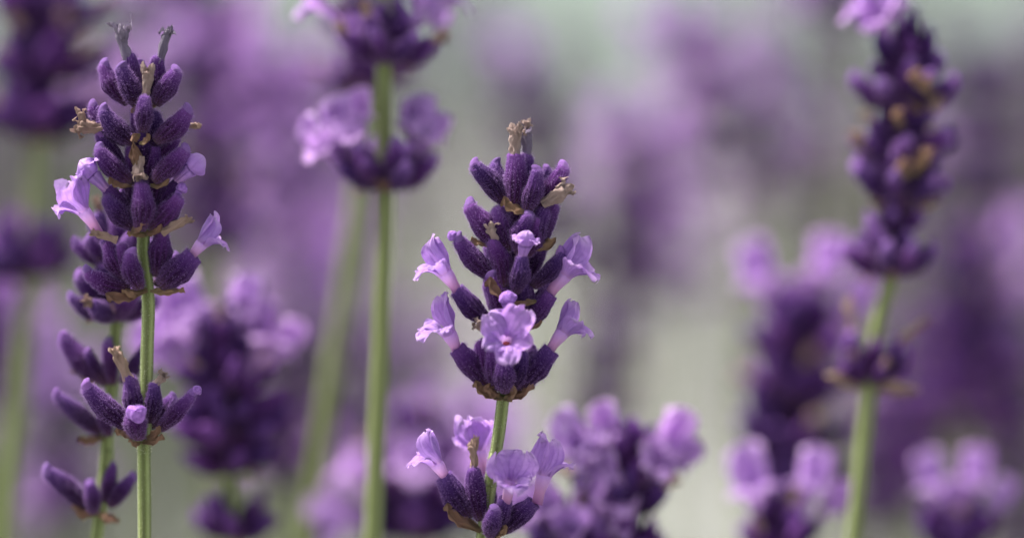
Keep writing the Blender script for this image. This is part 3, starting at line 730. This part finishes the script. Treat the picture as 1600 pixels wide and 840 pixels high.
p.whorl(70, 40, 84, 8, 4, e0=30, dr=.2); p.whorl(66, 120, 86, 8, 14, e0=25, dr=.35); p.whorl(60, 215, 86, 8, 24, e0=28, dr=.3); p.whorl(46, 430, 86, 8, 34, e0=22, dr=.1)

# ================================================================ far, strongly blurred spikes
def far(label, d, top, bot, Lc, nw, seed, fl=.2, w=1.0, flowers=(), e0=30):
    d *= 1.16
    p = Plant(label, d, group='lavender spikes far out of focus')
    x1 = bot[0] + (bot[0] - top[0]) * .4
    p.stem([(top[0], top[1], 0), (bot[0], bot[1], 0), (x1, bot[1] + 200, 0), (x1, max(880, bot[1] + 400), 0)], Lc * .14, down=False)
    for i in range(nw):
        t = i / max(1, nw - 1); p.whorl(top[0] + (bot[0] - top[0]) * t, top[1] + (bot[1] - top[1]) * t, Lc * (.85 + .15 * t), 7, seed + i * 3, fl=fl, e0=e0, w=w, dr=.08, br=False, fs=1.1)
    for x, y, s_ in flowers:
        p.joined((x, y + 30, 0), (x, y, 10), 'front_b', s_); p.joined((x + 5, y + 30, 0), (x + 6, y + 4, -6), 'wide', s_)
    return p
far('diffuse lavender spike behind the tips of the sharp left one', .50, (285, -20), (320, 150), 66, 4, 1, .12)
far('diffuse rusty purple spike just right of the sharp left one', .47, (330, 240), (345, 390), 66, 3, 4, .05)
far('diffuse lilac spike in the gap between left spike and bright green stem', .52, (425, 130), (440, 330), 60, 4, 7, .3)
far('very soft pale lilac flower head low between left spike and green stem', .54, (460, 400), (465, 500), 62, 2, 10, .45, flowers=((450, 380, .8),))
far('soft spike with a single pink flower on top, behind the central tip', .56, (835, 190), (870, 400), 60, 4, 13, .0, flowers=((792, 90, .85), (810, 100, .6)))
far('very soft mauve spike leaning right at the top, second from the pink topped one', .62, (1070, 60), (1150, 270), 60, 4, 16, .15, flowers=((1060, 10, .6),))
far('soft mauve spike directly right of the central spike', .56, (1000, 240), (965, 460), 60, 4, 19, .12, flowers=((1020, 215, .6),))
far('soft dark plum spike standing low behind the central flowers', .52, (955, 540), (950, 680), 60, 3, 22, .0)
far('soft spike fading behind the right side, dark plum', .50, (1510, 420), (1500, 640), 72, 4, 25, .1)
far('soft purple spike at the right edge', .55, (1570, 480), (1560, 700), 70, 4, 28, .03)
far('soft grey mauve spike above the right whorls', .62, (1540, 120), (1530, 340), 60, 4, 31, .05)
far('soft spike between the tall right one and the pink pair', .56, (1450, 560), (1440, 780), 70, 4, 34, .03)
far('faint mauve spike between the top and the right spike', .75, (1240, 130), (1235, 330), 52, 4, 37, .2)
far('dark soft tip at the top edge left of the tall right spike', .55, (1300, -40), (1312, 20), 60, 2, 40, .1)
far('soft lilac spike cut by the left edge', .46, (-25, 480), (-20, 640), 70, 3, 43, .5)
far('soft mauve spike low at left beside the pale green stem', .55, (95, 620), (100, 820), 62, 4, 46, .3)
far('soft violet spike low between olive stem and green stem', .52, (545, 560), (540, 720), 50, 3, 49, .3)
far('soft spike behind the flowers low at the centre', .47, (715, 700), (720, 820), 66, 3, 52, .7, flowers=((700, 700, .8),))
far('faint purple spike in the upper left gap', .6, (200, 0), (190, 220), 54, 4, 55, .2)
far('soft dark spike under the pale lilac head', .50, (455, 560), (440, 760), 60, 4, 58, .1)

far('faint violet spike in the gap left of the bright green stem, high', .66, (490, 180), (500, 420), 54, 4, 61, .15)
far('faint plum spike right of centre behind the soft mauve one', .68, (1060, 280), (1040, 480), 50, 4, 64, .1)
far('faint purple spike behind the right hand pair of pink flowers', .60, (1380, 640), (1370, 840), 60, 4, 67, .1)
far('soft plum spike low beside the right edge of the picture', .54, (1590, 600), (1585, 860), 64, 4, 70, .1)
far('faint mauve spike low between the green stem and the central one', .66, (640, 560), (640, 760), 52, 4, 73, .2)
far('soft purple spike in the gap between left spike and its diffuse lilac neighbour', .58, (375, 60), (385, 240), 60, 4, 76, .1)

# ================================================================ the setting
def sheet(name, x0, x1, y0, y1, z, mat):
    me = mesh_from(name, [(x0, y0, z), (x1, y0, z), (x1, y1, z), (x0, y1, z)], [(0, 1, 2, 3)], mat, smooth=False)
    o = bpy.data.objects.new(name, me); COL.objects.link(o); o['kind'] = 'structure'; return o
sheet('ground', -1500, 1500, -1500, 3000, 0, 'ground')
sheet('lawn', -400, 400, 5.2, 2900, .004, 'lawn')
def stuff(name, g, mats, label):
    o = bpy.data.objects.new(name, g.mesh(name, mats)); COL.objects.link(o); o['kind'] = 'stuff'; o['label'] = label; o['category'] = name.replace('_', ' '); return o
def blade(g, p, d, l, wd, r):
    s_ = d.cross(Vector((r.gauss(0, 1), r.gauss(0, 1), .1))).normalized() * wd; k = len(g.v); q = p + d * l * .55 + Vector((0, 0, -.1 * l)); e = p + d * l - Vector((0, 0, .25 * l))
    g.v += [p - s_ * .6, p + s_ * .6, q + s_, q - s_, e]; g.f += [(k, k + 1, k + 2, k + 3), (k + 3, k + 2, k + 4)]; g.uv += [(0, 0)] * 5
r = random.Random(3); g = Geo()
mounds = [(x * .22 + r.uniform(-.08, .08), .42 + j * .3 + r.uniform(-.08, .08), r.uniform(.13, .20), r.uniform(.16, .22)) for j in range(3) for x in range(-3, 4)]
for i in range(130):
    y = r.uniform(1.0, 4.6); x = r.uniform(-.62, .62) * y
    if .005 < x / y < .12 or -.06 < x / y < -.01: continue
    mounds.append((x, y, r.uniform(.14, .3), r.uniform(.14, .26)))
for mx, my, mr, mh in mounds:
    for _ in range(420):
        a = r.uniform(0, 6.28); e = math.acos(r.random()); n = Vector((math.cos(a) * math.sin(e), math.sin(a) * math.sin(e), math.cos(e)))
        q = r.uniform(.3, 1); blade(g, Vector((mx + n.x * mr * q, my + n.y * mr * q, max(0, n.z * mh * q - .01))), (n + Vector((0, 0, .6))).normalized(), r.uniform(.03, .06), r.uniform(.0016, .0028), r)
stuff('foliage', g, 'leaf', 'narrow grey green lavender leaves growing in mounds below and behind the spikes')
# distant flowering bed: hundreds of spikes that read as one mauve mass
gc, gs = Geo(), Geo(); gd = Geo(); small = calyx_geo(77, False, 5, 3)
for i in range(1350):
    y = r.uniform(.85, 3.4); x = r.uniform(-.45, .45) * y
    q = x / y
    dens = .6 if (q < -.07) else (.42 if q < .0 else (.6 if q < .042 else (.03 if q < .085 else .7)))
    if r.random() > dens: continue
    h = r.uniform(.30, .46) if y < 1.6 else r.uniform(.22, .37 if y < 2.4 else .33); lean = Vector((r.gauss(0, .03), r.gauss(0, .03), 0))
    nW = r.randint(4, 6)
    for kx in range(3):
        a = kx * 2.1; o1 = Vector((math.cos(a), math.sin(a), 0)) * .001
        b = len(gs.v); gs.v += [Vector((x, y, 0)) + o1, Vector((x, y, h)) + lean + o1, Vector((x, y, h)) + lean - o1, Vector((x, y, 0)) - o1]; gs.f.append((b, b + 1, b + 2, b + 3)); gs.uv += [(0, 0)] * 4
    for wv in range(nW):
        zc = h - wv * .0085 - (.012 if wv == nW - 1 else 0); top = Vector((x, y, zc)) + lean
        for kx in range(6):
            a = kx * 1.047 + wv * .5; d = Vector((math.cos(a), math.sin(a), r.uniform(.5, 1.2))).normalized()
            (gd if (i + wv) % 5 < 3 else gc).add(small, Matrix.Translation(top) @ d.to_track_quat('Z', 'Y').to_matrix().to_4x4() @ Matrix.Diagonal((.0125, .0125, .0095, 1)))
stuff('lavender_flowers', gc, 'faded', 'mauve mass of countless blurred lavender flowers in the bed behind')
stuff('lavender_buds', gd, 'plum', 'dark purple mass of countless blurred lavender buds in the bed behind')
stuff('lavender_stalks', gs, 'stem', 'thin blurred green stalks of the lavender bed behind')
